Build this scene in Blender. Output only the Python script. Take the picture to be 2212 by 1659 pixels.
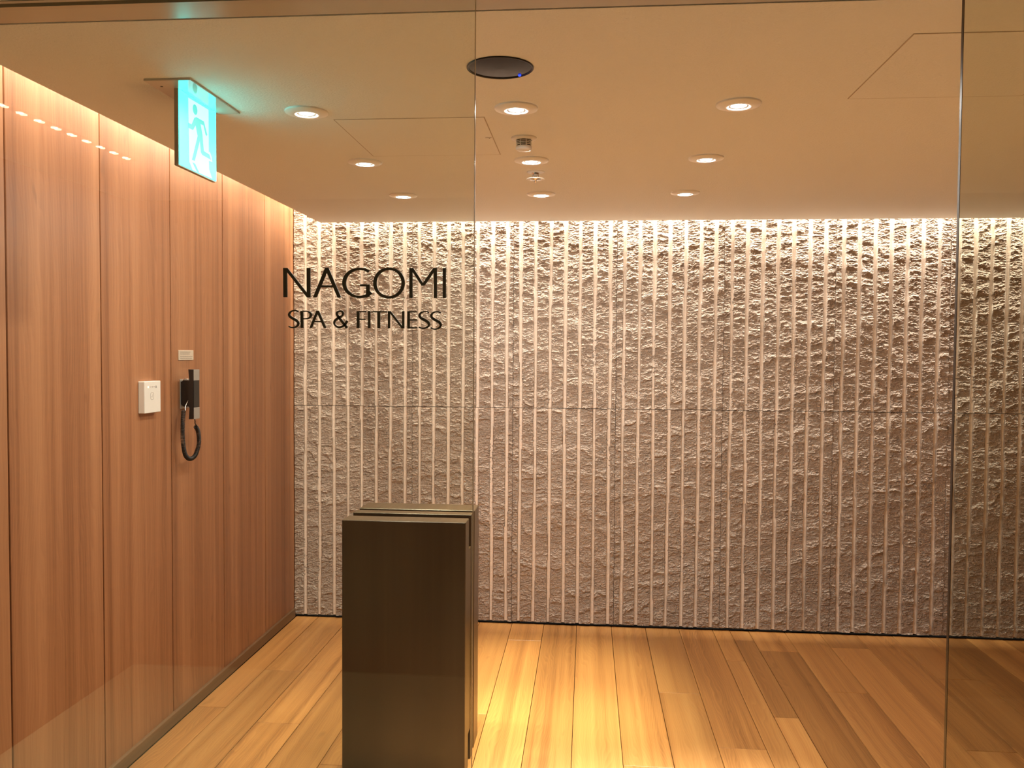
import bpy, bmesh, math, random
import numpy as np
from mathutils import Vector, Matrix

random.seed(7)
S = bpy.context.scene
COL = S.collection
for o in list(bpy.data.objects):
    bpy.data.objects.remove(o, do_unlink=True)

# ------------------------------------------------------------------ camera, world, light, exposure
F_PX, YAW, PITCH, ROLL = 1862.3, -0.08708, -0.03519, 0.00663
cam = bpy.data.cameras.new('camera')
cam.sensor_fit = 'HORIZONTAL'; cam.sensor_width = 36.0
cam.lens = 36.0 * F_PX / 2212.0
cam.clip_start = 0.02
camo = bpy.data.objects.new('camera', cam); COL.objects.link(camo)
fwd = Vector((math.sin(YAW) * math.cos(PITCH), math.cos(YAW) * math.cos(PITCH), math.sin(PITCH)))
rt = Vector((math.cos(YAW), -math.sin(YAW), 0)); up = rt.cross(fwd)
r2 = rt * math.cos(ROLL) + up * math.sin(ROLL)
u2 = up * math.cos(ROLL) - rt * math.sin(ROLL)
mw = Matrix((r2, u2, -fwd)).transposed().to_4x4(); mw.translation = (0, 0, 1.6)
camo.matrix_world = mw
S.camera = camo

W = bpy.data.worlds.new('world'); S.world = W; W.use_nodes = True
bgn = W.node_tree.nodes['Background']
bgn.inputs[0].default_value = (1.0, 0.8, 0.6, 1); bgn.inputs[1].default_value = 0.02

S.view_settings.view_transform = 'Standard'; S.view_settings.look = 'None'
S.view_settings.gamma = 1.0; S.view_settings.use_curve_mapping = False
S.view_settings.exposure = 0.0

ZC = 2.355            # ceiling height
XL = -1.756           # face of the timber wall
YB = 5.05             # bottom of the grooves in the stone wall
GY = 1.810            # glass line

LC_STONE, LC_WOOD, LC_DOWN = (1.0, .92, .81), (1.0, .86, .72), (1.0, .90, .54)

def area(name, loc, direction, sx, sy, power, color, spread=math.pi):
    l = bpy.data.lights.new(name, 'AREA'); l.shape = 'RECTANGLE'
    l.size = sx; l.size_y = sy; l.energy = power; l.color = color; l.spread = spread
    o = bpy.data.objects.new(name, l); COL.objects.link(o)
    d = Vector(direction).normalized()
    o.rotation_euler = d.to_track_quat('-Z', 'Y').to_euler(); o.location = loc
    return o

# hidden strip lamps in the ceiling coves (back and left) and unseen fill lamps added in the corridor
def strip(name, p0, p1, direction, width, power, color):
    p0, p1 = Vector(p0), Vector(p1)
    d = Vector(direction).normalized(); ax = (p1 - p0).normalized()
    l = bpy.data.lights.new(name, 'AREA'); l.shape = 'RECTANGLE'
    l.size = (p1 - p0).length; l.size_y = width; l.energy = power; l.color = color
    o = bpy.data.objects.new(name, l); COL.objects.link(o)
    z = -d; y = z.cross(ax).normalized()
    m = Matrix((ax, y, z)).transposed().to_4x4(); m.translation = (p0 + p1) / 2
    o.matrix_world = m
    return o

strip('cove_lamp', (-1.70, 4.922, 2.70), (3.4, 4.922, 2.70), (0, .7, -1), .05, 150, LC_STONE)
strip('cove_lamp', (-1.61, 1.95, 2.66), (-1.61, 4.90, 2.66), (-.7, 0, -1), .03, 36, LC_WOOD)
area('corridor_fill', (.55, .35, 2.33), (0, 0, -1), .5, .3, 8, (1, .90, .74))
area('corridor_fill', (-2.14, .55, 2.33), (0, 0, -1), .15, .6, 22, (1, .88, .60), math.radians(80))  # added to brighten the corridor floor mirrored in the left glass

# unseen spots added right of frame; their floor bounce brightens the ceiling
for lx, ly, lp in ((1.95, 2.45, 620), (2.85, 3.25, 420)):
    l_ = bpy.data.lights.new('right_fill_beam', 'SPOT'); l_.energy = lp; l_.color = (1, .97, .88)
    l_.spot_size = math.radians(52); l_.spot_blend = 1.0; l_.shadow_soft_size = .024
    o_ = bpy.data.objects.new('right_fill_beam', l_); COL.objects.link(o_); o_.location = (lx, ly, ZC - .03)

# the nine ceiling lights: x, y, power, spot angle
DOWN_X, DOWN_Y = (-.885, -.225, .445), (2.665, 3.38, 4.09)
DOWN_P = {(0, 0): 40, (1, 0): 420, (2, 0): 620, (0, 1): 150, (1, 1): 330, (2, 1): 50, (0, 2): 40, (1, 2): 290, (2, 2): 8}
DOWN_ANGLE, DOWN_BLEND = math.radians(44), 1.0
LENS_STRENGTH = 12
GLOW_P, LC_GLOW = 7.0, (1.0, .95, .86)

# ------------------------------------------------------------------ helpers
def origin(o):
    v = Vector((0, 0, 0))
    while o is not None:
        v += o.location; o = o.parent
    return v

def link(name, me, mat, parent=None):
    o = bpy.data.objects.new(name, me); COL.objects.link(o)
    if mat is not None and not me.materials:
        for m in (mat if isinstance(mat, (list, tuple)) else [mat]):
            me.materials.append(m)
    if parent is not None: o.parent = parent
    return o

def tag(o, label, cat, group=None):
    o['label'] = label; o['category'] = cat
    if group: o['group'] = group
    return o

def thing(name, loc, label, cat, group=None):
    o = bpy.data.objects.new(name, None); COL.objects.link(o)
    o.location = loc; o.empty_display_size = .05
    return tag(o, label, cat, group)

class MB:
    """collects geometry in world coordinates, builds ONE mesh object"""
    def __init__(s): s.v = []; s.f = []; s.m = []; s.sm = []
    def add(s, vs, fs, mi=0, smooth=False):
        b = len(s.v); s.v += [tuple(v) for v in vs]
        for f in fs:
            s.f.append(tuple(b + i for i in f)); s.m.append(mi); s.sm.append(smooth)
        return s
    def box(s, x0, x1, y0, y1, z0, z1, mi=0):
        v = [(x, y, z) for z in (z0, z1) for y in (y0, y1) for x in (x0, x1)]
        return s.add(v, [(0, 2, 3, 1), (4, 5, 7, 6), (0, 1, 5, 4), (2, 6, 7, 3), (0, 4, 6, 2), (1, 3, 7, 5)], mi)
    def bbox(s, x0, x1, y0, y1, z0, z1, b=.002, mi=0):
        """box with chamfered edges"""
        bm = bmesh.new(); bmesh.ops.create_cube(bm, size=1)
        for v in bm.verts:
            v.co = Vector(((x0 + x1) / 2 + v.co.x * (x1 - x0), (y0 + y1) / 2 + v.co.y * (y1 - y0), (z0 + z1) / 2 + v.co.z * (z1 - z0)))
        bmesh.ops.bevel(bm, geom=list(bm.edges), offset=b, segments=1, affect='EDGES', profile=.5)
        bm.verts.index_update()
        s.add([v.co.copy() for v in bm.verts], [[v.index for v in f.verts] for f in bm.faces], mi); bm.free()
        return s
    def lathe(s, cx, cy, cz, prof, n=40, mi=0, smooth=True, cap0=False, cap1=False):
        """prof: (radius, dz) around the vertical axis"""
        vs, fs = [], []
        for r, z in prof:
            for k in range(n):
                a = 2 * math.pi * k / n
                vs.append((cx + r * math.cos(a), cy + r * math.sin(a), cz + z))
        for i in range(len(prof) - 1):
            for k in range(n):
                k2 = (k + 1) % n
                fs.append((i * n + k, i * n + k2, (i + 1) * n + k2, (i + 1) * n + k))
        s.add(vs, fs, mi, smooth)
        if cap0: s.add(vs[:n], [tuple(range(n))], mi)
        if cap1: s.add(vs[-n:], [tuple(reversed(range(n)))], mi)
        return s
    def prism(s, poly, to3, d0, d1, mi=0):
        """poly: 2D ring, to3(u, v, d) -> world"""
        n = len(poly)
        vs = [to3(u, v, d0) for u, v in poly] + [to3(u, v, d1) for u, v in poly]
        fs = [tuple(range(n)), tuple(reversed(range(n, 2 * n)))]
        fs += [(i, n + i, n + (i + 1) % n, (i + 1) % n) for i in range(n)]
        return s.add(vs, fs, mi)
    def ribbon(s, pts, ws, to3, d0, d1, mi=0, closed=False, cut0=None, cut1=None):
        """stroke of varying width through 2D points, extruded from d0 to d1"""
        n = len(pts); L = []; R = []
        for i in range(n):
            a = pts[(i - 1) % n] if (closed or i > 0) else pts[i]
            b = pts[(i + 1) % n] if (closed or i < n - 1) else pts[i]
            tx, ty = b[0] - a[0], b[1] - a[1]; l = math.hypot(tx, ty) or 1
            nx, ny = -ty / l, tx / l; w = ws[i] / 2
            L.append((pts[i][0] + nx * w, pts[i][1] + ny * w)); R.append((pts[i][0] - nx * w, pts[i][1] - ny * w))
        vs = [to3(u, v, d) for d in (d0, d1) for side in (L, R) for u, v in side]
        fs = []
        for i in range(n if closed else n - 1):
            j = (i + 1) % n
            fs += [(i, j, n + j, n + i), (2 * n + i, 3 * n + i, 3 * n + j, 2 * n + j), (i, 2 * n + i, 2 * n + j, j), (n + i, n + j, 3 * n + j, 3 * n + i)]
        if not closed:
            e = n - 1
            fs += [(0, n, 3 * n, 2 * n), (e, 2 * n + e, 3 * n + e, n + e)]
        return s.add(vs, fs, mi)
    def tube(s, pts, r, n=8, mi=0, smooth=True):
        pts = [Vector(p) for p in pts]; vs, fs = [], []
        t0 = (pts[1] - pts[0]).normalized()
        nrm = t0.orthogonal().normalized()
        for i, p in enumerate(pts):
            t = (pts[min(i + 1, len(pts) - 1)] - pts[max(i - 1, 0)]).normalized()
            nrm = (nrm - t * nrm.dot(t)).normalized(); b = t.cross(nrm)
            for k in range(n):
                a = 2 * math.pi * k / n
                vs.append(p + (nrm * math.cos(a) + b * math.sin(a)) * r)
        for i in range(len(pts) - 1):
            for k in range(n):
                k2 = (k + 1) % n
                fs.append((i * n + k, i * n + k2, (i + 1) * n + k2, (i + 1) * n + k))
        s.add(vs, fs, mi, smooth)
        s.add(vs[:n], [tuple(reversed(range(n)))], mi); s.add(vs[-n:], [tuple(range(n))], mi)
        return s
    def build(s, name, mat, parent=None):
        off = origin(parent)
        me = bpy.data.meshes.new(name)
        me.from_pydata([(v[0] - off.x, v[1] - off.y, v[2] - off.z) for v in s.v], [], s.f)
        me.polygons.foreach_set('material_index', s.m)
        me.polygons.foreach_set('use_smooth', s.sm)
        me.update()
        bm = bmesh.new(); bm.from_mesh(me)
        bmesh.ops.recalc_face_normals(bm, faces=bm.faces); bm.to_mesh(me); bm.free()
        return link(name, me, mat, parent)

def structure(o):
    o['kind'] = 'structure'; return o

# ------------------------------------------------------------------ materials
def mat(name, color=(.8, .8, .8), rough=.5, metal=0., spec=.5, emit=None, strength=0.):
    m = bpy.data.materials.new(name); m.use_nodes = True
    b = m.node_tree.nodes['Principled BSDF']
    b.inputs['Base Color'].default_value = (*color, 1); b.inputs['Roughness'].default_value = rough
    b.inputs['Metallic'].default_value = metal; b.inputs['Specular IOR Level'].default_value = spec
    if emit is not None:
        b.inputs['Emission Color'].default_value = (*emit, 1); b.inputs['Emission Strength'].default_value = strength
    return m

class NT:
    def __init__(s, m): s.t = m.node_tree; s.b = s.t.nodes['Principled BSDF']
    def n(s, typ, **kw):
        o = s.t.nodes.new(typ)
        for k, v in kw.items(): setattr(o, k, v)
        return o
    def l(s, a, b): s.t.links.new(a, b)
    def math(s, op, a, b=None, clamp=False):
        o = s.n('ShaderNodeMath', operation=op); o.use_clamp = clamp
        for i, x in enumerate((a, b)):
            if x is None: continue
            if isinstance(x, (int, float)): o.inputs[i].default_value = x
            else: s.l(x, o.inputs[i])
        return o.outputs[0]
    def noise(s, vec, scale, detail=3, rough=.55, dist=0.):
        o = s.n('ShaderNodeTexNoise'); s.l(vec, o.inputs['Vector'])
        o.inputs['Scale'].default_value = scale; o.inputs['Detail'].default_value = detail
        o.inputs['Roughness'].default_value = rough; o.inputs['Distortion'].default_value = dist
        return o.outputs['Fac']
    def ramp(s, fac, stops, interp='LINEAR'):
        o = s.n('ShaderNodeValToRGB'); o.color_ramp.interpolation = interp
        e = o.color_ramp.elements
        while len(e) < len(stops): e.new(.5)
        for i, (p, c) in enumerate(stops):
            e[i].position = p; e[i].color = (*c, 1) if isinstance(c, tuple) else (c, c, c, 1)
        s.l(fac, o.inputs[0]); return o.outputs[0]
    def mix(s, fac, a, b, blend='MIX'):
        o = s.n('ShaderNodeMix', data_type='RGBA', blend_type=blend)
        if isinstance(fac, (int, float)): o.inputs[0].default_value = fac
        else: s.l(fac, o.inputs[0])
        for i, x in ((6, a), (7, b)):
            if isinstance(x, tuple): o.inputs[i].default_value = (*x, 1)
            else: s.l(x, o.inputs[i])
        return o.outputs[2]
    def bump(s, h, strength=.3, dist=.002):
        o = s.n('ShaderNodeBump'); o.inputs['Strength'].default_value = strength
        o.inputs['Distance'].default_value = dist
        s.l(h, o.inputs['Height']); s.l(o.outputs[0], s.b.inputs['Normal'])

def wood(name, across, along, light, mid, dark, rough=.4, tone=.25, band=9., ring=70., knots=True, bump=.15, ringw=.13):
    """timber with the grain along one axis ('X','Y','Z'); every piece gets its own offset and tone"""
    m = mat(name, mid, rough); t = NT(m)
    geo = t.n('ShaderNodeNewGeometry'); sep = t.n('ShaderNodeSeparateXYZ'); t.l(geo.outputs['Position'], sep.inputs[0])
    info = t.n('ShaderNodeObjectInfo'); rnd = info.outputs['Random']
    a, l = sep.outputs[across], sep.outputs[along]
    off = t.math('MULTIPLY', rnd, 37.3)
    def vec(sa, sl, z=0.):
        c = t.n('ShaderNodeCombineXYZ')
        t.l(t.math('ADD', t.math('MULTIPLY', a, sa), off), c.inputs[0])
        t.l(t.math('ADD', t.math('MULTIPLY', l, sl), off), c.inputs[1])
        c.inputs[2].default_value = z
        return c.outputs[0]
    # growth rings: distance field bent by slow noise, giving cathedral figures
    warp = t.noise(vec(5.0, .9), 1.0, 3, .5)
    u = t.math('ADD', t.math('MULTIPLY', a, ring), t.math('MULTIPLY', warp, ring * .22))
    rings = t.math('FRACT', t.math('ADD', u, off))
    ringc = t.ramp(rings, [(0, .25), (.55, .55), (.9, .85), (1, .3)])
    fine = t.noise(vec(240, 3.0), 1.0, 2, .6)
    streak = t.noise(vec(34, .35), 1.0, 3, .6)
    bandn = t.noise(vec(band, .10, 3.3), 1.0, 2, .5)
    g = t.math('ADD', t.math('MULTIPLY', streak, .62), t.math('MULTIPLY', t.math('SUBTRACT', ringc, .55), ringw))
    g = t.math('ADD', g, .135)
    g = t.math('ADD', g, t.math('MULTIPLY', fine, .16))
    g = t.math('ADD', g, t.math('MULTIPLY', t.math('SUBTRACT', bandn, .5), .7))
    c = t.ramp(g, [(.28, dark), (.50, mid), (.74, light)])
    tn = t.math('ADD', t.math('MULTIPLY', rnd, tone), 1 - tone * .5)
    hv = t.n('ShaderNodeHueSaturation'); t.l(c, hv.inputs['Color']); t.l(tn, hv.inputs['Value'])
    col = hv.outputs[0]
    if knots:
        kn = t.noise(vec(14, 5.0, 9.1), 1.0, 2, .5)
        kf = t.ramp(kn, [(.70, 0.), (.80, 1.)])
        col = t.mix(t.math('MULTIPLY', kf, .45), col, tuple(.55 * x for x in dark))
    t.l(col, t.b.inputs['Base Color'])
    t.bump(fine, bump, .001)
    rr = t.math('ADD', t.math('MULTIPLY', streak, .2), rough - .1); t.l(rr, t.b.inputs['Roughness'])
    return m

M_PANEL = wood('cedar_panel', 'Y', 'Z', (.46, .220, .104), (.345, .149, .067), (.215, .083, .035), .42, .16, 7., 60.)
M_FLOOR = wood('oak_plank', 'X', 'Y', (.55, .285, .092), (.45, .212, .064), (.28, .122, .036), .38, .36, 8., 105., True, .12, .20)
M_STAND = wood('dark_stand_wood', 'X', 'Z', (.062, .038, .019), (.051, .030, .0145), (.042, .024, .011), .32, .05, 8., 40., False, .1, .04)
M_BASE = wood('dark_baseboard', 'Z', 'Y', (.20, .105, .05), (.15, .08, .038), (.10, .05, .025), .45, .05, 5., 40., False, .1)
M_GAP = mat('joint_shadow', (.02, .012, .008), .9)
M_WHITE = mat('white_enamel', (.92, .91, .88), .3)
M_PLASTIC = mat('white_plastic', (.80, .77, .72), .4)
M_BLACK = mat('black_plastic', (.012, .010, .009), .38)
M_SILVER = mat('silver_cap', (.46, .43, .39), .38, .55)
M_CHROME = mat('chrome', (.7, .66, .6), .18, 1.)
M_LETTER = mat('dark_bronze_letter', (.050, .043, .024), .5)
M_EDGE = mat('glass_edge', (.40, .34, .23), .3)
M_EDGE2 = mat('dark_door_edge', (.022, .011, .006), .35)
M_SLOT = mat('dark_slot', (.014, .010, .007), .8)
M_BAND = mat('champagne_metal', (.52, .47, .38), .24, .0, .7)
M_MIRROR = mat('glossy_sign_plate', (.50, .49, .43), .05, .0, .9)
M_STEEL = mat('sign_casing', (.36, .30, .22), .45)
M_LENS = mat('lamp_lens', (1, 1, 1), .4, emit=(.93, .98, 1), strength=LENS_STRENGTH)
M_SPK = mat('glossy_black_cover', (.012, .008, .005), .16, spec=.2)
M_LED = mat('blue_indicator', (.01, .02, .6), .3, emit=(.02, .06, 1), strength=2.2)
M_CYAN = mat('lit_cyan', (0, 0, 0), .5, emit=(.035, 1.0, .95), strength=6.0)
M_PICT = mat('lit_white', (0, 0, 0), .5, emit=(.31, 1.0, 1.0), strength=2.6)
M_FIG = mat('lit_teal', (0, 0, 0), .5, emit=(.10, .74, .68), strength=1.4)
M_DOT = mat('led_dot', (1, 1, 1), .4, emit=(1, .86, .66), strength=26)
M_INK = mat('grey_ink', (.30, .25, .20), .7)
M_DARKWALL = mat('corridor_wall', (.09, .055, .035), .6)
M_CORFLOOR = mat('corridor_floor', (.42, .36, .22), .6)

# ceiling: warm white vinyl paper with a fine orange-peel relief
M_CEIL = mat('ceiling_paper', (.82, .82, .78), .75); t = NT(M_CEIL)
geo = t.n('ShaderNodeNewGeometry')
t.bump(t.noise(geo.outputs['Position'], 150, 3, .6), .6, .004)
M_COVE = mat('cove_paint', (.80, .74, .64), .8)

# stone: pinkish beige granite; "smooth" marks the drilled, paler grooves
M_STONE = mat('split_granite', (.6, .48, .37), 1.0, spec=0.); t = NT(M_STONE)
geo = t.n('ShaderNodeNewGeometry'); pos = geo.outputs['Position']
at = t.n('ShaderNodeAttribute', attribute_name='smooth'); sm = at.outputs['Fac']
big = t.noise(pos, 2.2, 3, .5); sp = t.noise(pos, 330, 2, .7); sp2 = t.noise(pos, 150, 2, .6)
c = t.ramp(big, [(.3, (.68, .545, .435)), (.5, (.74, .60, .485)), (.7, (.79, .66, .55))])
spk = t.ramp(sp, [(.34, .22), (.50, 1.)]); c = t.mix(.85, c, spk, 'MULTIPLY')
spl = t.ramp(sp2, [(.52, 0.), (.66, 1.)]); c = t.mix(t.math('MULTIPLY', spl, .35), c, (.82, .70, .58))
c = t.mix(t.math('MULTIPLY', sm, .8), c, (.93, .81, .69))
t.l(c, t.b.inputs['Base Color'])
hb = t.math('ADD', t.noise(pos, 260, 3, .65), t.math('MULTIPLY', t.noise(pos, 90, 3, .6), 1.4))
hb = t.math('MULTIPLY', hb, t.math('SUBTRACT', 1.0, t.math('MULTIPLY', sm, .8)))
t.bump(hb, 1.0, .011)

# glass: clear sheet with a slight green-grey tint and a Schlick reflection
def glass_mat(name, tint):
    m = bpy.data.materials.new(name); m.use_nodes = True; nt = m.node_tree
    nt.nodes.remove(nt.nodes['Principled BSDF']); out = nt.nodes['Material Output']
    tr = nt.nodes.new('ShaderNodeBsdfTransparent'); tr.inputs[0].default_value = (*tint, 1)
    gl = nt.nodes.new('ShaderNodeBsdfGlossy'); gl.inputs['Roughness'].default_value = 0.0
    lw = nt.nodes.new('ShaderNodeLayerWeight'); lw.inputs['Blend'].default_value = .5
    p = nt.nodes.new('ShaderNodeMath'); p.operation = 'POWER'; p.inputs[1].default_value = 5
    nt.links.new(lw.outputs['Facing'], p.inputs[0])
    ma = nt.nodes.new('ShaderNodeMath'); ma.operation = 'MULTIPLY_ADD'; ma.inputs[1].default_value = .955; ma.inputs[2].default_value = .045
    nt.links.new(p.outputs[0], ma.inputs[0])
    mx = nt.nodes.new('ShaderNodeMixShader'); nt.links.new(ma.outputs[0], mx.inputs[0])
    nt.links.new(tr.outputs[0], mx.inputs[1]); nt.links.new(gl.outputs[0], mx.inputs[2])
    nt.links.new(mx.outputs[0], out.inputs['Surface'])
    return m
M_GLASS = glass_mat('clear_glass', (.955, .965, .935))
M_GLASS2 = glass_mat('clear_door_glass', (.925, .935, .89))

# ------------------------------------------------------------------ room shell
floor = structure(MB().box(XL - .04, 3.6, 1.70, 5.12, -.06, -.016).build('floor', M_GAP))
# planks: columns of boards running away from the camera, with the butt joints of the photograph
XS = [-1.744, -1.607, -1.413, -1.220, -1.024, -.826, -.626, -.430, -.241, -.048, .154, .352, .546, .740, .838, .945, 1.150,
      1.345, 1.550, 1.750, 1.952, 2.155, 2.360, 2.560, 2.765, 2.97]
BUTT = {1: [4.169], 2: [3.568], 3: [4.42], 4: [3.22], 5: [4.05], 6: [3.75], 7: [4.75], 8: [2.9], 9: [2.7], 10: [3.33], 11: [4.08], 12: [3.523],
        13: [4.55, 3.0], 14: [4.885, 3.85], 15: [4.72], 16: [4.169], 17: [4.81], 18: [3.6], 19: [4.4], 20: [3.4], 21: [4.3], 22: [4.7], 23: [3.9], 24: [4.5]}
for i in range(len(XS) - 1):
    ys = [1.83] + sorted(BUTT.get(i, [3.7])) + [5.052]
    if ys[1] - ys[0] > 1.7: ys.insert(1, ys[0] + .75 + .13 * (i % 4))
    for a, b in zip(ys, ys[1:]):
        dz = random.uniform(-.0006, .0006)
        MB().bbox(XS[i] + .0012, XS[i + 1] - .0012, a + .0011, b - .0011, -.0158, dz, .0014).build('plank', M_FLOOR, floor)
structure(MB().box(-2.30, 3.6, -.56, 1.80, -.06, -.001).build('floor', M_CORFLOOR))
trim = structure(MB().box(XL, 3.4, 1.80, 1.8305, -.02, -.0005).build('trim_1', M_BAND))

# left wall: timber boards on a dark backing
wl = structure(MB().box(XL - .06, XL - .022, 1.83, 5.12, 0, 2.78).build('wall_left', M_GAP))
PY = [1.832, 1.955, 2.477, 2.987, 3.511, 4.036, 4.578, 5.105]
for a, b in zip(PY, PY[1:]):
    MB().bbox(XL - .0215, XL, a + .0036, b - .0036, .044, 2.77, .0012).build('panel', M_PANEL, wl)
structure(MB().bbox(XL - .0215, XL + .012, 1.84, 5.03, .0008, .054, .003).build('baseboard_left', M_BASE))
structure(MB().box(-2.36, XL - .001, 1.795, 1.829, 0, 2.70).build('wall_front', M_DARKWALL))
structure(MB().box(-2.36, -2.30, -.62, 1.794, 0, 2.42).build('wall_corridor', M_DARKWALL))
structure(MB().box(-2.299, 3.6, -.62, -.561, 0, 2.42).build('wall_behind', M_DARKWALL))
structure(MB().box(3.6, 3.66, -.62, 5.12, 0, 2.78).build('wall_right', M_PANEL))

# ceiling: floating slab with coves on the left and at the back
CX0, CY1 = -1.556, 4.932
structure(MB().box(CX0, 3.6, 1.9185, CY1, ZC, 2.405).build('ceiling', M_CEIL))
structure(MB().box(-1.82, 3.6, 1.83, 5.12, 2.78, 2.82).build('ceiling', M_COVE))
structure(MB().box(-2.30, 3.6, -.56, 1.786, ZC, 2.405).build('ceiling', M_CEIL))
structure(MB().box(-2.30, 3.6, 1.786, 1.9185, ZC + .030, 2.42).build('trim_2', M_SLOT))
structure(MB().box(XL + .001, 3.4, 1.8215, 1.9090, ZC - .0005, ZC + .030).build('trim_3', M_BAND))
structure(MB().box(XL + .001, 3.4, 1.7905, 1.8025, ZC - .0005, ZC + .030).build('trim_4', M_BAND))

# ------------------------------------------------------------------ stone wall: split granite slabs with drilled grooves
wb = structure(MB().box(XL - .06, 3.6, 5.085, 5.14, 0, 2.78).build('wall_back', M_GAP))

def lattice(seed):
    return np.random.RandomState(seed).rand(256, 256)
LAT = {}
def vn(x, z, seed):
    """value noise, arrays in, 0..1 out"""
    if seed not in LAT: LAT[seed] = lattice(seed)
    A = LAT[seed]
    xi = np.floor(x).astype(int); zi = np.floor(z).astype(int)
    fx = x - xi; fz = z - zi
    fx = fx * fx * fx * (fx * (6 * fx - 15) + 10); fz = fz * fz * fz * (fz * (6 * fz - 15) + 10)
    x0, x1, z0, z1 = xi % 256, (xi + 1) % 256, zi % 256, (zi + 1) % 256
    return (A[x0, z0] * (1 - fx) + A[x1, z0] * fx) * (1 - fz) + (A[x0, z1] * (1 - fx) + A[x1, z1] * fx) * fz
def fbm(x, z, seed, n=4, g=.5):
    s = 0; a = 1.; t_ = 0
    for k in range(n):
        s = s + a * vn(x * 2 ** k + 17.3 * k, z * 2 ** k + 9.1 * k, seed + k); t_ += a; a *= g
    return s / t_
def saw(p, sharp=.12):
    f = p - np.floor(p)
    return np.where(f < sharp, f / sharp, (1 - f) / (1 - sharp))

PITCH_G = .0866
def slab(x0, x1, z0, z1, gx0, seed, dx=.0041, dz=.0031):
    nx = max(8, int((x1 - x0) / dx)); nz = int((z1 - z0) / dz)
    X, Z = np.meshgrid(np.linspace(x0, x1, nx), np.linspace(z0, z1, nz))
    k = np.floor((X - gx0) / PITCH_G)                       # strip between two grooves
    rs = np.random.RandomState(seed * 31 + 5)
    so = rs.rand(64); sid = (k.astype(int)) % 64
    soff = so[sid]
    tilt = .10 * np.sin(seed * 1.7)
    ox = seed * 13.7
    wz = Z - tilt * X + .05 * (fbm(X * 3 + ox, Z * 4 + ox, 11) - .5) + .016 * (soff - .5)
    w1 = fbm(X * 11 + ox + soff * 3, Z * 9, 21, 3)
    p1 = wz / .092 + 1.5 * w1 + .25 * soff
    m1 = np.clip((fbm(X * 7 + ox, Z * 12 + 3 + soff * 2, 31, 2) - .36) * 3.2, 0, 1)
    w2 = fbm(X * 24 + ox, Z * 22 + soff * 5, 41, 3)
    p2 = wz / .032 + 1.7 * w2 + soff
    m2 = np.clip((fbm(X * 14, Z * 20 + ox, 51, 2) - .34) * 2.6, 0, 1)
    w3 = fbm(X * 48 + ox, Z * 60, 61, 3)
    p3 = wz / .0135 + 2.2 * w3
    m3 = np.clip((fbm(X * 30 + ox, Z * 40, 71, 2) - .12) * 2.2, 0, 1)
    rg = 1 - np.abs(2 * fbm(X * 34 + ox + soff, Z * 78 - tilt * 40 * X + ox, 121, 3, .55) - 1)
    h = .0048 * (rg - .75) + .0075 * saw(p1, .16) * m1 + .0050 * saw(p2, .2) * m2 + .0046 * saw(p3, .3) * m3
    h += .012 * (fbm(X * 2.2 + ox, Z * 2.6 + ox, 81, 3) - .5) + .0060 * (fbm(X * 75, Z * 100 + ox, 91, 3, .65) - .5)
    h += .0068
    # grooves: half-round drill traces, wandering a little
    kc = np.floor((X - gx0) / PITCH_G + .5)
    gc = gx0 + kc * PITCH_G + .0035 * (vn(kc * 7.7 + ox, Z * 2.3, 101) - .5) * 2
    gdep = .0045 * (vn(kc * 3.1 + 40 + ox, Z * 1.6 + ox, 111) - .35)
    gd = np.abs(X - gc)
    prof = np.where(gd < .0098, gdep + .0005 + .0042 * (gd / .0095) ** 2, 1.0)
    jd = np.minimum(X - x0, x1 - X); prof = np.where(jd < .018, 1.0, prof)
    smooth = (prof < h).astype(np.float32)
    h = np.minimum(h, prof)
    Y = YB - h
    # sides: an outer ring pulled back to the backing
    X = np.pad(X, 1, mode='edge'); Z = np.pad(Z, 1, mode='edge'); Y = np.pad(Y, 1, constant_values=5.084)
    smooth = np.pad(smooth, 1)
    nz2, nx2 = X.shape
    co = np.stack([X, Y, Z], -1).reshape(-1, 3).astype(np.float32)
    idx = np.arange(nz2 * nx2).reshape(nz2, nx2)
    q = np.stack([idx[:-1, :-1], idx[:-1, 1:], idx[1:, 1:], idx[1:, :-1]], -1).reshape(-1, 4).astype(np.int32)
    me = bpy.data.meshes.new('stone_slab')
    me.vertices.add(len(co)); me.vertices.foreach_set('co', co.ravel())
    me.loops.add(q.size); me.loops.foreach_set('vertex_index', q.ravel())
    me.polygons.add(len(q)); me.polygons.foreach_set('loop_start', np.arange(0, q.size, 4, dtype=np.int32))
    me.update(calc_edges=True)
    at_ = me.attributes.new('smooth', 'FLOAT', 'POINT'); at_.data.foreach_set('value', smooth.ravel())
    me.polygons.foreach_set('use_smooth', np.zeros(len(q), dtype=bool))
    return link('stone_slab', me, M_STONE, wb)

JX = [-1.752, -1.034, -.434, .166, .776, 1.396, 2.022, 2.63, 3.24]
sd = 1
for r, (z0, z1) in enumerate(((.016, 1.2805), (1.2835, 2.50))):
    for i in range(len(JX) - 1):
        # grooves start half a pitch after the right-hand joint's grid
        g0 = JX[i] + PITCH_G / 2 if i > 0 else JX[1] - PITCH_G / 2 - 8 * PITCH_G
        w = JX[i + 1] - JX[i]
        co = i == len(JX) - 2
        slab(JX[i] + .0012, JX[i + 1] - .0012, z0, z1, g0, sd, .009 if co else .0041, .009 if co else .0031)
        sd += 1

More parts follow.
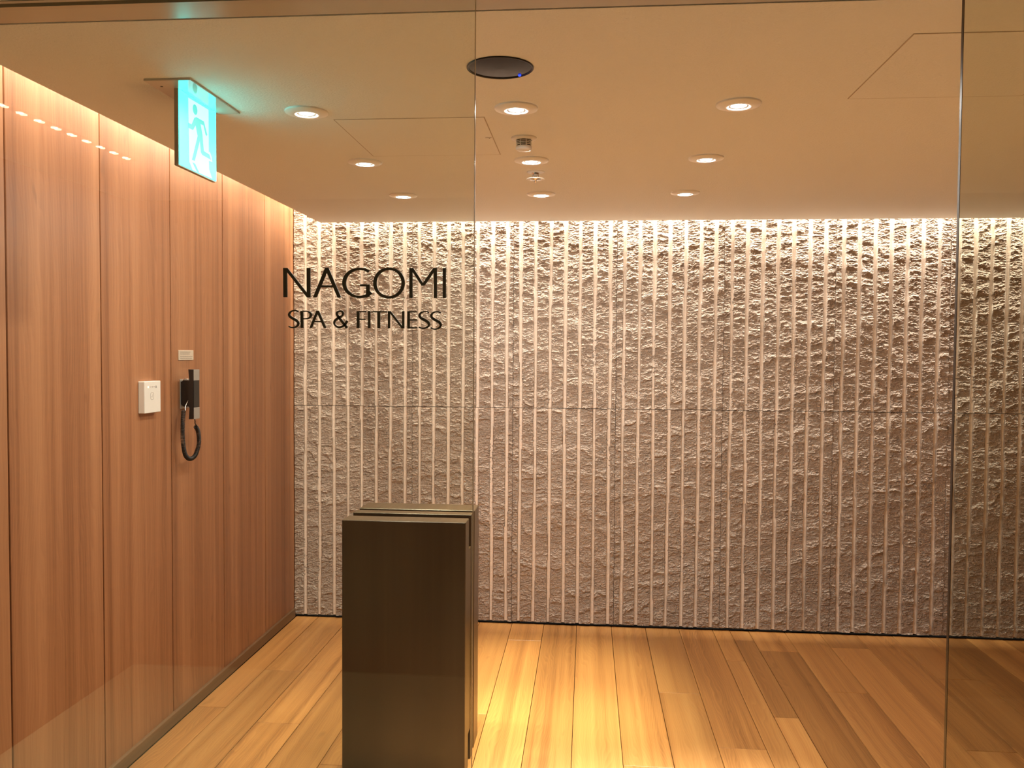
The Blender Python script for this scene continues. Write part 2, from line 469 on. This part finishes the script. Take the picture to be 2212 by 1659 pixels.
# ------------------------------------------------------------------ glass front
def glass_panel(name, x0, x1, label, cat, m, edge_m, free):
    root = thing(name, ((x0 + x1) / 2, GY, 0.006), label, cat)
    MB().box(x0, x1, GY - .005, GY + .005, .006, 2.384).build('pane', m, root)
    e = (x1, x1 + .0012) if free == 'right' else (x0 - .0012, x0)
    MB().bbox(e[0], e[1], GY - .0052, GY + .0052, .006, 2.383, .0004).build('polished_edge', edge_m, root)
    return root
glass_panel('glass_screen', XL + .004, -.240, 'clear glass panel on the left carrying the dark lettering', 'glass panel', M_GLASS, M_EDGE, 'right')
glass_panel('glass_door', .738, 2.80, 'clear glass door leaf at the right with a dark edge', 'glass door', M_GLASS2, M_EDGE2, 'left')

# lettering on the glass; letters are drawn in photo-pixel units, then scaled to metres on the glass
LK = .3529 / 352.
def L3(u, v, d):
    return (-.6506 + (u - 612) * LK, GY - .0051 - d, 1.7176 + (642 - v) * .0009825 + (u - 612) * 1.2e-6)
def arc(cx, cy, rx, ry, a0, a1, n):
    return [(cx + rx * math.cos(math.radians(a0 + (a1 - a0) * i / n)), cy + ry * math.sin(math.radians(a0 + (a1 - a0) * i / n))) for i in range(n + 1)]
def smoothline(P, n=8):
    out = []
    for i in range(len(P) - 1):
        p0, p1, p2, p3 = P[max(i - 1, 0)], P[i], P[i + 1], P[min(i + 2, len(P) - 1)]
        for k in range(n):
            s = k / n
            out.append(tuple(.5 * (2 * b + (c - a) * s + (2 * a - 5 * b + 4 * c - d) * s * s + (3 * b - a - 3 * c + d) * s ** 3) for a, b, c, d in zip(p0, p1, p2, p3)))
    return out + [P[-1]]
sign = thing('glass_lettering', (-.474, GY - .0055, 1.650), 'dark lettering reading NAGOMI SPA & FITNESS stuck on the left glass panel', 'sign')
T = .0032
class Letter(MB):
    k = 0
    def top(s): s.k += 1; return T + .00018 * s.k
    def line(s, x0, y0, x1, y1, w): return s.poly_h(x0, y0, x1, y1, w)
    def poly_h(s, x0, y0, x1, y1, w):          # slanted bar with horizontal ends, w = horizontal width
        return s.prism([(x0, y0), (x0 + w, y0), (x1 + w, y1), (x1, y1)], L3, 0, s.top())
    def hbar(s, x0, x1, y0, y1): return s.prism([(x0, y0), (x1, y0), (x1, y1), (x0, y1)], L3, 0, s.top())
    def stroke(s, pts, ws, closed=False): return s.ribbon(pts, ws, L3, 0, s.top(), 0, closed)
    def done(s): return s.build('letter', M_LETTER, sign)
def modw(pts, thick, thin, cx, cy, rx, ry):
    """wider where the stroke runs upright, as in a humanist sans"""
    return [thin + (thick - thin) * abs((p[0] - cx) / rx) ** 1.3 for p in pts]
# NAGOMI
Letter().poly_h(612.1, 578.4, 612.6, 642.2, 8.4).poly_h(613.5, 578.4, 664.0, 642.6, 8.2).poly_h(663.6, 579, 663.8, 642.6, 8.0).done()
Letter().poly_h(703.9, 578.0, 677.2, 642.4, 8.0).poly_h(702.8, 578.0, 730.6, 642.8, 8.2).hbar(692.5, 722.5, 616.2, 620.8).done()
a = arc(778.5, 611.2, 33.6, 30.2, -54, -318, 40)
l = Letter().stroke(a, modw(a, 8.0, 5.0, 778.5, 611, 33.6, 30)); l.hbar(779.5, 800.2, 614.2, 618.6).poly_h(792.6, 614.2, 792.4, 638.5, 7.7)
l.prism([(792.4, 638.5), (800.1, 638.5), (800.1, 640.4), (792.2, 643.0), (790.0, 642.2), (789.6, 638.0)], L3, 0, l.top()); l.done()
a = arc(841.7, 611.6, 30.4, 30.7, 0, 360, 56)[:-1]
Letter().stroke(a, modw(a, 7.2, 5.4, 841.7, 611, 30.4, 30), True).done()
Letter().poly_h(885.2, 579.3, 885.3, 643.4, 6.9).poly_h(886.4, 579.3, 911.2, 617.2, 7.2).poly_h(936.8, 579.3, 910.6, 617.2, 7.4).poly_h(937.4, 579.3, 937.6, 643.8, 6.8).done()
Letter().poly_h(956.4, 579.7, 956.6, 643.8, 6.8).done()
# SPA
def letter_s(x0, x1, y0, y1):
    w, h = x1 - x0, y1 - y0
    P = [(.88, .10), (.66, .035), (.42, .045), (.20, .12), (.10, .25), (.20, .38), (.46, .49), (.74, .59), (.88, .73), (.80, .87), (.56, .955), (.30, .965), (.05, .90)]
    wd = [3.0, 2.8, 2.8, 3.6, 5.0, 5.6, 5.8, 5.8, 5.2, 4.0, 3.0, 2.8, 3.0]
    pts = smoothline([(x0 + px * w, y0 + py * h) for px, py in P], 5)
    n = len(pts); ws = [np.interp(i / (n - 1) * (len(wd) - 1), range(len(wd)), wd) for i in range(n)]
    return Letter().stroke(pts, ws).done()
letter_s(622.4, 648.2, 669.6, 709.2)
a = smoothline([(655.5, 672.6), (664, 672.6), (670.5, 675.5), (672.6, 680.4), (670.3, 685.7), (664, 688.6), (655.5, 688.8)], 6)
Letter().poly_h(649.7, 671.6, 650.2, 708.6, 5.9).stroke(a, [2.6] * 6 + list(np.linspace(2.6, 5.4, 12)) + list(np.linspace(5.4, 2.6, 13)) + [2.6] * (len(a) - 31)).done()
Letter().poly_h(684.5, 671.2, 669.5, 708.6, 5.4).poly_h(684.2, 671.2, 700.6, 708.8, 6.0).hbar(678.5, 697.5, 693.4, 696.4).done()
a = smoothline([(751.6, 693.0), (746.0, 702.0), (737.5, 706.6), (729.0, 705.6), (723.5, 699.5), (725.2, 692.5), (733.0, 686.6), (741.0, 681.4), (742.2, 675.2), (737.0, 672.4), (730.6, 674.2), (729.4, 679.2), (733.6, 686.0), (742.0, 696.5), (751.2, 708.2)], 6)
Letter().stroke(a, [np.interp(i / (len(a) - 1), (0, .12, .25, .4, .52, .6, .68, .78, 1), (5.2, 4.0, 3.6, 5.2, 3.8, 4.6, 3.2, 5.2, 5.6)) for i in range(len(a))]).done()
# FITNESS
Letter().poly_h(772.2, 671.8, 772.4, 708.6, 5.7).hbar(775, 792.4, 671.8, 674.6).hbar(775, 791.0, 688.6, 691.2).done()
Letter().poly_h(796.3, 671.9, 796.5, 708.8, 5.3).done()
Letter().hbar(803.6, 837.4, 671.9, 674.8).poly_h(816.8, 673, 816.9, 709.0, 6.0).done()
Letter().poly_h(839.4, 672.0, 839.5, 709.0, 4.9).poly_h(840.2, 672.0, 869.0, 709.3, 5.6).poly_h(870.0, 672.0, 870.1, 709.2, 4.8).done()
Letter().poly_h(881.2, 672.1, 881.3, 709.2, 5.4).hbar(884, 902.4, 672.1, 674.8).hbar(884, 902.0, 689.6, 692.2).hbar(884, 902.6, 706.5, 709.2).done()
letter_s(904.6, 930.6, 671.4, 710.2)
letter_s(929.8, 955.6, 671.8, 711.8)

# ------------------------------------------------------------------ stand of three upright slabs
SX0, SX1, SZ = -.917, -.446, .969
st = thing('display_stand', ((SX0 + SX1) / 2, 3.36, .001), 'dark brown wooden stand of three upright slabs behind the left glass panel', 'stand')
MB().bbox(SX0, SX1, 3.165, 3.255, .001, SZ, .0022).build('front_slab', M_STAND, st)
MB().bbox(SX0, SX1, 3.322, 3.378, .001, SZ, .0018).build('middle_slab', M_STAND, st)
MB().bbox(SX0, SX1, 3.417, 3.550, .001, SZ, .0022).build('rear_slab', M_STAND, st)
MB().box(SX0 + .0015, SX1 - .0015, 3.2551, 3.3219, .125, .846).build('spacer_block', M_STAND, st)
MB().box(SX0 + .05, SX1 - .05, 3.3781, 3.4169, .10, .84).build('spacer_block', M_STAND, st)

# ------------------------------------------------------------------ ceiling fittings
WHERE_X = ('left', 'middle', 'right')
LBL = {(0, 0): 'round white ceiling light beside the green exit sign', (1, 0): 'round white ceiling light just behind the black disc',
       (2, 0): 'round white ceiling light nearest the right access hatch', (0, 1): 'round white ceiling light at the back left corner of the hatch behind the glass',
       (1, 1): 'round white ceiling light between the smoke detector and the sprinkler', (2, 1): 'round white ceiling light in the middle of the right row',
       (0, 2): 'round white ceiling light nearest the left wall end of the stone wall', (1, 2): 'round white ceiling light behind the sprinkler, near the stone wall',
       (2, 2): 'round white ceiling light at the far end of the right row'}
for i, x in enumerate(DOWN_X):
    for j, y in enumerate(DOWN_Y):
        d = thing('ceiling_light', (x, y, ZC), LBL[i, j], 'ceiling light', 'ceiling lights in a three by three grid')
        MB().lathe(x, y, ZC, [(.0668, -.0004), (.0668, -.0042), (.0655, -.0062), (.046, -.0105), (.0345, -.0115), (.0300, -.0090), (.0285, -.0050)], 44).build('trim_ring', M_WHITE, d)
        MB().lathe(x, y, ZC, [(.0280, -.0050), (.0268, -.0086), (.0240, -.0080), (.0236, -.0046)], 36).build('inner_ring', M_WHITE, d)
        MB().lathe(x, y, ZC, [(.0235, -.0058), (.014, -.0062), (.002, -.0064)], 32, cap1=True).build('lens', M_LENS, d)
        sl = bpy.data.lights.new('ceiling_light_beam', 'SPOT'); sl.energy = DOWN_P[i, j]; sl.color = LC_DOWN if j else (1.0, .98, .90)
        sl.spot_size = DOWN_ANGLE; sl.spot_blend = DOWN_BLEND; sl.shadow_soft_size = .024
        so = bpy.data.objects.new('ceiling_light_beam', sl); COL.objects.link(so); so.location = (x, y, ZC - .05)
        dl = bpy.data.lights.new('ceiling_light_glow', 'AREA'); dl.shape = 'DISK'; dl.size = .045; dl.energy = GLOW_P * (1, 1, .4)[i]; dl.color = LC_GLOW
        do = bpy.data.objects.new('ceiling_light_glow', dl); COL.objects.link(do); do.location = (x, y, ZC - .0085)

sx, sy = -.237, 2.292
sp = thing('ceiling_speaker', (sx, sy, ZC), 'black round disc with a tiny blue light set in the ceiling', 'speaker')
MB().lathe(sx, sy, ZC, [(.0885, -.0004), (.0885, -.0030), (.0865, -.0040), (.0835, -.0030), (.0830, -.0010)], 56).build('rim', M_BLACK, sp)
MB().lathe(sx, sy, ZC, [(.0832, -.0012), (.060, -.0030), (.030, -.0044), (.002, -.0050)], 56, cap1=True).build('cover', M_SPK, sp)
MB().lathe(-.190, 2.350, ZC, [(.0042, -.0015), (.0042, -.0046), (.0025, -.0058), (.0004, -.0060)], 14, cap1=True).build('indicator_light', M_LED, sp)

x, y = -.229, 3.035
sm_ = thing('smoke_detector', (x, y, ZC), 'white smoke detector with dark side slots on the ceiling', 'smoke detector')
MB().lathe(x, y, ZC, [(.0445, -.0003), (.0445, -.0035), (.041, -.0070), (.030, -.0090), (.028, -.0095)], 40).build('base_plate', M_PLASTIC, sm_)
MB().lathe(x, y, ZC, [(.0225, -.0094), (.0225, -.0302)], 32).build('dark_core', M_SLOT, sm_)
for z in (-.0135, -.0190, -.0245):
    MB().lathe(x, y, ZC, [(.0224, z + .0010), (.0275, z + .0010), (.0275, z - .0012), (.0224, z - .0012)], 36, smooth=False).build('slat', M_PLASTIC, sm_)
for k in range(8):
    a = 2 * math.pi * (k + .5) / 8; c_, s_ = math.cos(a), math.sin(a)
    MB().tube([(x + .0265 * c_, y + .0265 * s_, ZC - .0092), (x + .0265 * c_, y + .0265 * s_, ZC - .031)], .0016, 6).build('rib', M_PLASTIC, sm_)
MB().lathe(x, y, ZC, [(.0224, -.0300), (.0280, -.0302), (.0278, -.0400), (.024, -.0440), (.010, -.0456), (.001, -.0457)], 36, cap1=True).build('cap', M_PLASTIC, sm_)

x, y = -.222, 3.601
sk = thing('sprinkler_head', (x, y, ZC), 'small chrome sprinkler head with a white plate below the ceiling', 'sprinkler')
MB().lathe(x, y, ZC, [(.0370, -.0003), (.0368, -.0022), (.030, -.0040), (.014, -.0048)], 36, cap1=True).build('ceiling_plate', M_WHITE, sk)
MB().lathe(x, y, ZC, [(.0150, -.0047), (.0150, -.0105), (.0115, -.0150), (.0072, -.0165), (.0060, -.0230), (.0090, -.0245), (.0090, -.0275)], 24).build('body', M_CHROME, sk)
for sgn in (-1, 1):
    MB().tube([(x + sgn * .013, y, ZC - .012), (x + sgn * .012, y, ZC - .022), (x + sgn * .004, y, ZC - .0285)], .0016, 6).build('frame_arm', M_CHROME, sk)
MB().lathe(x, y, ZC, [(.0060, -.0270), (.0360, -.0285), (.0378, -.0315), (.0345, -.0325), (.0255, -.0318)], 36).build('lower_plate', M_WHITE, sk)
MB().lathe(x, y, ZC, [(.0256, -.0315), (.0240, -.0335), (.004, -.0345), (.003, -.0440), (.0005, -.0450)], 28).build('deflector', M_CHROME, sk)

def hatch(x0, x1, y0, y1, label, latch=None):
    h = thing('access_hatch', ((x0 + x1) / 2, (y0 + y1) / 2, ZC), label, 'ceiling hatch')
    g = .0030
    for bx in ((x0, x1, y0, y0 + g), (x0, x1, y1 - g, y1), (x0, x0 + g, y0 + g, y1 - g), (x1 - g, x1, y0 + g, y1 - g)):
        MB().box(*bx, ZC - .0011, ZC - .0001).build('seam_strip', M_HSEAM, h)
    MB().bbox(x0 + g, x1 - g, y0 + g, y1 - g, ZC - .0014, ZC - .0001, .0004).build('lid', M_CEIL, h)
    if latch:
        lx, ly = latch
        MB().box(lx - .011, lx + .011, ly - .0012, ly + .0012, ZC - .0022, ZC - .0013).build('latch', M_INK, h)
        MB().lathe(lx + .003, ly + .010, ZC, [(.0022, -.0013), (.0022, -.0022)], 12, cap1=True).build('latch_pin', M_BLACK, h)
M_HSEAM = mat('hatch_seam', (.46, .39, .30), .7)
hatch(-.828, -.335, 2.762, 3.280, 'square ceiling access hatch behind the left glass panel', (-.352, 3.02))
hatch(.753, 1.243, 2.119, 2.636, 'square ceiling access hatch at the upper right of the picture')

# ------------------------------------------------------------------ emergency exit sign
ex = thing('exit_sign', (-1.168, 2.51, ZC), 'lit green and white running man exit sign hanging from the ceiling', 'exit sign')
cp = MB().bbox(-1.234, -1.099, 2.320, 2.662, ZC - .0060, ZC - .0003, .0008).build('ceiling_plate', M_MIRROR, ex)
MB().lathe(-1.208, 2.372, ZC, [(.0040, -.0059), (.0040, -.0068)], 12, cap1=True).build('screw', M_BLACK, cp)
ZB = 2.1345
cs = MB().bbox(-1.1815, -1.1692, 2.3900, 2.6400, ZB - .003, ZC - .0061, .0012).build('casing', M_STEEL, ex)
MB().box(-1.1691, -1.1676, 2.3935, 2.6385, ZB + .0005, ZC - .0062).build('lit_panel', M_CYAN, ex)
def E3(u, v, d): return (-1.1676 + d, u, v)
WHT = [(2.4502, 2.3400), (2.5845, 2.3425), (2.5850, 2.2152), (2.5946, 2.2149), (2.6053, 2.2024), (2.6101, 2.1884), (2.5853, 2.1872), (2.5865, 2.1619), (2.6085, 2.1365), (2.4740, 2.1355), (2.4533, 2.1560)]
BOD = [(2.4875, 2.2916), (2.4990, 2.2972), (2.5505, 2.2981), (2.5741, 2.2631), (2.5677, 2.2584), (2.5620, 2.2612), (2.5480, 2.2859), (2.5281, 2.2838), (2.5404, 2.2547), (2.5493, 2.2087), (2.5880, 2.2066), (2.5987, 2.1934), (2.5396, 2.1949), (2.5302, 2.2001), (2.5236, 2.2339), (2.4881, 2.1657), (2.4708, 2.1649), (2.5089, 2.2437), (2.4955, 2.2722), (2.4779, 2.2537), (2.4502, 2.2527), (2.4502, 2.2675), (2.4691, 2.2673)]
SHD = [(2.4743, 2.1576), (2.4902, 2.1575), (2.5167, 2.1372), (2.5014, 2.1373)]
MB().prism(WHT, E3, .0001, .0006).build('door_symbol', M_PICT, ex)
fg = MB().prism(BOD, E3, .0007, .0011).prism(SHD, E3, .0007, .0011)
fg.prism([(2.4924 + .0150 * math.cos(a), 2.3172 + .0150 * math.sin(a)) for a in [2 * math.pi * k / 28 for k in range(28)]], E3, .0007, .0011)
fg.build('running_figure', M_FIG, ex)

# ------------------------------------------------------------------ card reader, plaque, wall telephone
cr = thing('card_reader', (XL, 3.304, 1.354), 'white wall box with small icons, left of the telephone', 'card reader')
MB().bbox(XL + .0003, XL + .0260, 3.240, 3.369, 1.3545, 1.4805, .0016).build('body', M_PLASTIC, cr)
def R3(u, v, d): return (XL + .0260 + d, 3.240 + u, 1.3545 + v)
MB().prism([(.029 + .0048 * math.cos(a), .1035 + .0042 * math.sin(a)) for a in [2 * math.pi * k / 18 for k in range(18)]], R3, .0001, .0009).build('lit_button', mat('lit_button', (.9, .85, .7), .4, emit=(1, .92, .7), strength=1.1), cr)
for u, w in ((.0415, .006), (.0565, .009), (.0715, .008)):
    ic = MB().prism([(u, .1055), (u + w, .1055), (u + w * .62, .1010), (u + w * .38, .1010)], R3, .0001, .0004)
    ic.build('icon', M_INK, cr)
MB().prism([(.0890, .0985), (.0938, .0985), (.0938, .1060), (.0914, .1085), (.0890, .1060)], R3, .0001, .0004).build('icon', mat('dark_ink', (.10, .08, .06), .6), cr)
def rrect(cx, cz, w, h, r, n=6):
    P = []
    for qx, qz, a0 in ((1, 1, 0), (-1, 1, 90), (-1, -1, 180), (1, -1, 270)):
        P += [(cx + qx * (w / 2 - r) + r * math.cos(math.radians(a0 + 90 * k / n)), cz + qz * (h / 2 - r) + r * math.sin(math.radians(a0 + 90 * k / n))) for k in range(n + 1)]
    return P
rp = rrect(.060, .067, .025, .028, .009)
MB().ribbon(rp, [.0012] * len(rp), R3, .0001, .0004, 0, True).build('emblem', M_INK, cr)
MB().ribbon([(.055, .066), (.059, .061), (.064, .072)], [.0010] * 3, R3, .0001, .0004).build('emblem', M_INK, cr)

pq = thing('wall_plaque', (XL, 3.640, 1.561), 'small pale plaque with four lines of tiny text above the telephone', 'plaque')
MB().bbox(XL + .0003, XL + .0045, 3.573, 3.711, 1.5625, 1.6055, .0008).build('plate', mat('plaque_plate', (.56, .46, .36), .5), pq)
def Q3(u, v, d): return (XL + .0045 + d, 3.573 + u, 1.5625 + v)
rr_ = random.Random(3)
for v, u1 in ((.0345, .106), (.0265, .104), (.0155, .127), (.0075, .124)):
    tx = MB(); u = .012
    while u < u1 - .004:
        w = min(rr_.uniform(.006, .018), u1 - u)
        tx.prism([(u, v - .0016), (u + w, v - .0016), (u + w, v + .0016), (u, v + .0016)], Q3, .00005, .0002); u += w + .0024
    tx.build('text_line', M_INK, pq)

ph = thing('wall_telephone', (XL, 3.60, 1.31), 'black wall telephone with silver ends and a hanging coiled cord', 'telephone')
MB().bbox(XL + .0004, XL + .0040, 3.585, 3.668, 1.352, 1.480, .0010).build('mounting_plate', M_SILVER, ph)
# cradle with a sloping top, seen as the black block behind the handset
def K3(u, v, d): return (XL + .0042 + u, 3.590 + d, v)
MB().prism([(0, 1.372), (.010, 1.362), (.048, 1.362), (.048, 1.472), (.012, 1.476), (0, 1.468)], K3, 0, .064).build('cradle', M_BLACK, ph)
hs = MB()
HX0, HX1 = -1.7035, -1.6800
def H3(u, v, d): return (u, 3.5590 + d, v)
hs.prism([(HX1 - .0012, 1.310), (HX1 - .0012, 1.522), (HX0, 1.5235), (HX0 + .004, 1.473), (HX0, 1.470), (HX0 - .002, 1.366), (HX0 + .004, 1.358), (HX0 + .001, 1.309)], H3, 0, .054)
hso = hs.build('handset', M_BLACK, ph)
MB().bbox(HX1 - .0012, HX1 + .0014, 3.5595, 3.6125, 1.4755, 1.5225, .0008).build('silver_cap', M_SILVER, hso)
MB().bbox(HX1 - .0012, HX1 + .0014, 3.5595, 3.6125, 1.3095, 1.3590, .0008).build('silver_cap', M_SILVER, hso)
MB().bbox(HX1 - .0012, HX1 + .0010, 3.5605, 3.6115, 1.3600, 1.4745, .0008).build('grip', mat('grip_plastic', (.022, .019, .016), .5), hso)
MB().tube([(XL + .012, 3.592, 1.474), (XL + .022, 3.590, 1.483), (XL + .034, 3.594, 1.480)], .0022, 8).build('hook', M_CHROME, ph)
# coiled cord: straight tail, then a helix hanging in a loop
PATH = smoothline([(-1.706, 3.631, 1.272), (-1.707, 3.655, 1.2500), (-1.709, 3.6690, 1.2094), (-1.712, 3.6680, 1.1785), (-1.714, 3.6400, 1.1430), (-1.716, 3.5962, 1.1340), (-1.716, 3.5560, 1.1530), (-1.717, 3.5380, 1.1941), (-1.718, 3.5330, 1.2443), (-1.719, 3.5380, 1.3034), (-1.720, 3.5480, 1.3462)], 30)
PATH = [Vector(p) for p in PATH]
cum = [0]
for a_, b_ in zip(PATH, PATH[1:]): cum.append(cum[-1] + (b_ - a_).length)
TURNS = int(cum[-1] / .0050); hel = []
for i in range(TURNS * 10 + 1):
    s = cum[-1] * i / (TURNS * 10)
    P = Vector([np.interp(s, cum, [p[k] for p in PATH]) for k in range(3)])
    Q = Vector([np.interp(min(s + .004, cum[-1]), cum, [p[k] for p in PATH]) for k in range(3)])
    if (Q - P).length < 1e-6: Q = P + (PATH[-1] - PATH[-2])
    tg = (Q - P).normalized(); nx_ = Vector((1, 0, 0)); nx_ = (nx_ - tg * nx_.dot(tg)).normalized(); ny_ = tg.cross(nx_)
    an = 2 * math.pi * i / 10; R_ = .0080
    hel.append(P + (nx_ * math.cos(an) + ny_ * math.sin(an)) * R_)
MB().tube(hel, .0019, 6).build('coiled_cord', M_BLACK, ph)
MB().tube(smoothline([(-1.692, 3.5900, 1.309), (-1.694, 3.600, 1.298), (-1.700, 3.614, 1.286), tuple(hel[0])], 6), .0022, 8).build('cord_tail', M_BLACK, ph)
MB().tube(smoothline([tuple(hel[-1]), (-1.716, 3.556, 1.362), (-1.714, 3.574, 1.384), (-1.720, 3.592, 1.392)], 6), .0024, 8).build('cord_tail', M_CHROME, ph)

# ------------------------------------------------------------------ row of small lamps on the corridor ceiling (seen mirrored in the glass)
ll = thing('linear_light', (-1.79, .745, ZC), 'row of small warm lamps mirrored in the glass over the timber wall', 'linear light')
MB().bbox(-1.806, -1.774, .33, 1.16, ZC - .0060, ZC - .0003, .001).build('housing', M_SILVER, ll)
for k in range(9):
    y = 1.100 - k * .0888
    MB().lathe(-1.79, y, ZC, [(.0110, -.0059), (.0105, -.0090), (.002, -.0096)], 20, cap1=True).build('lens', M_DOT, ll)
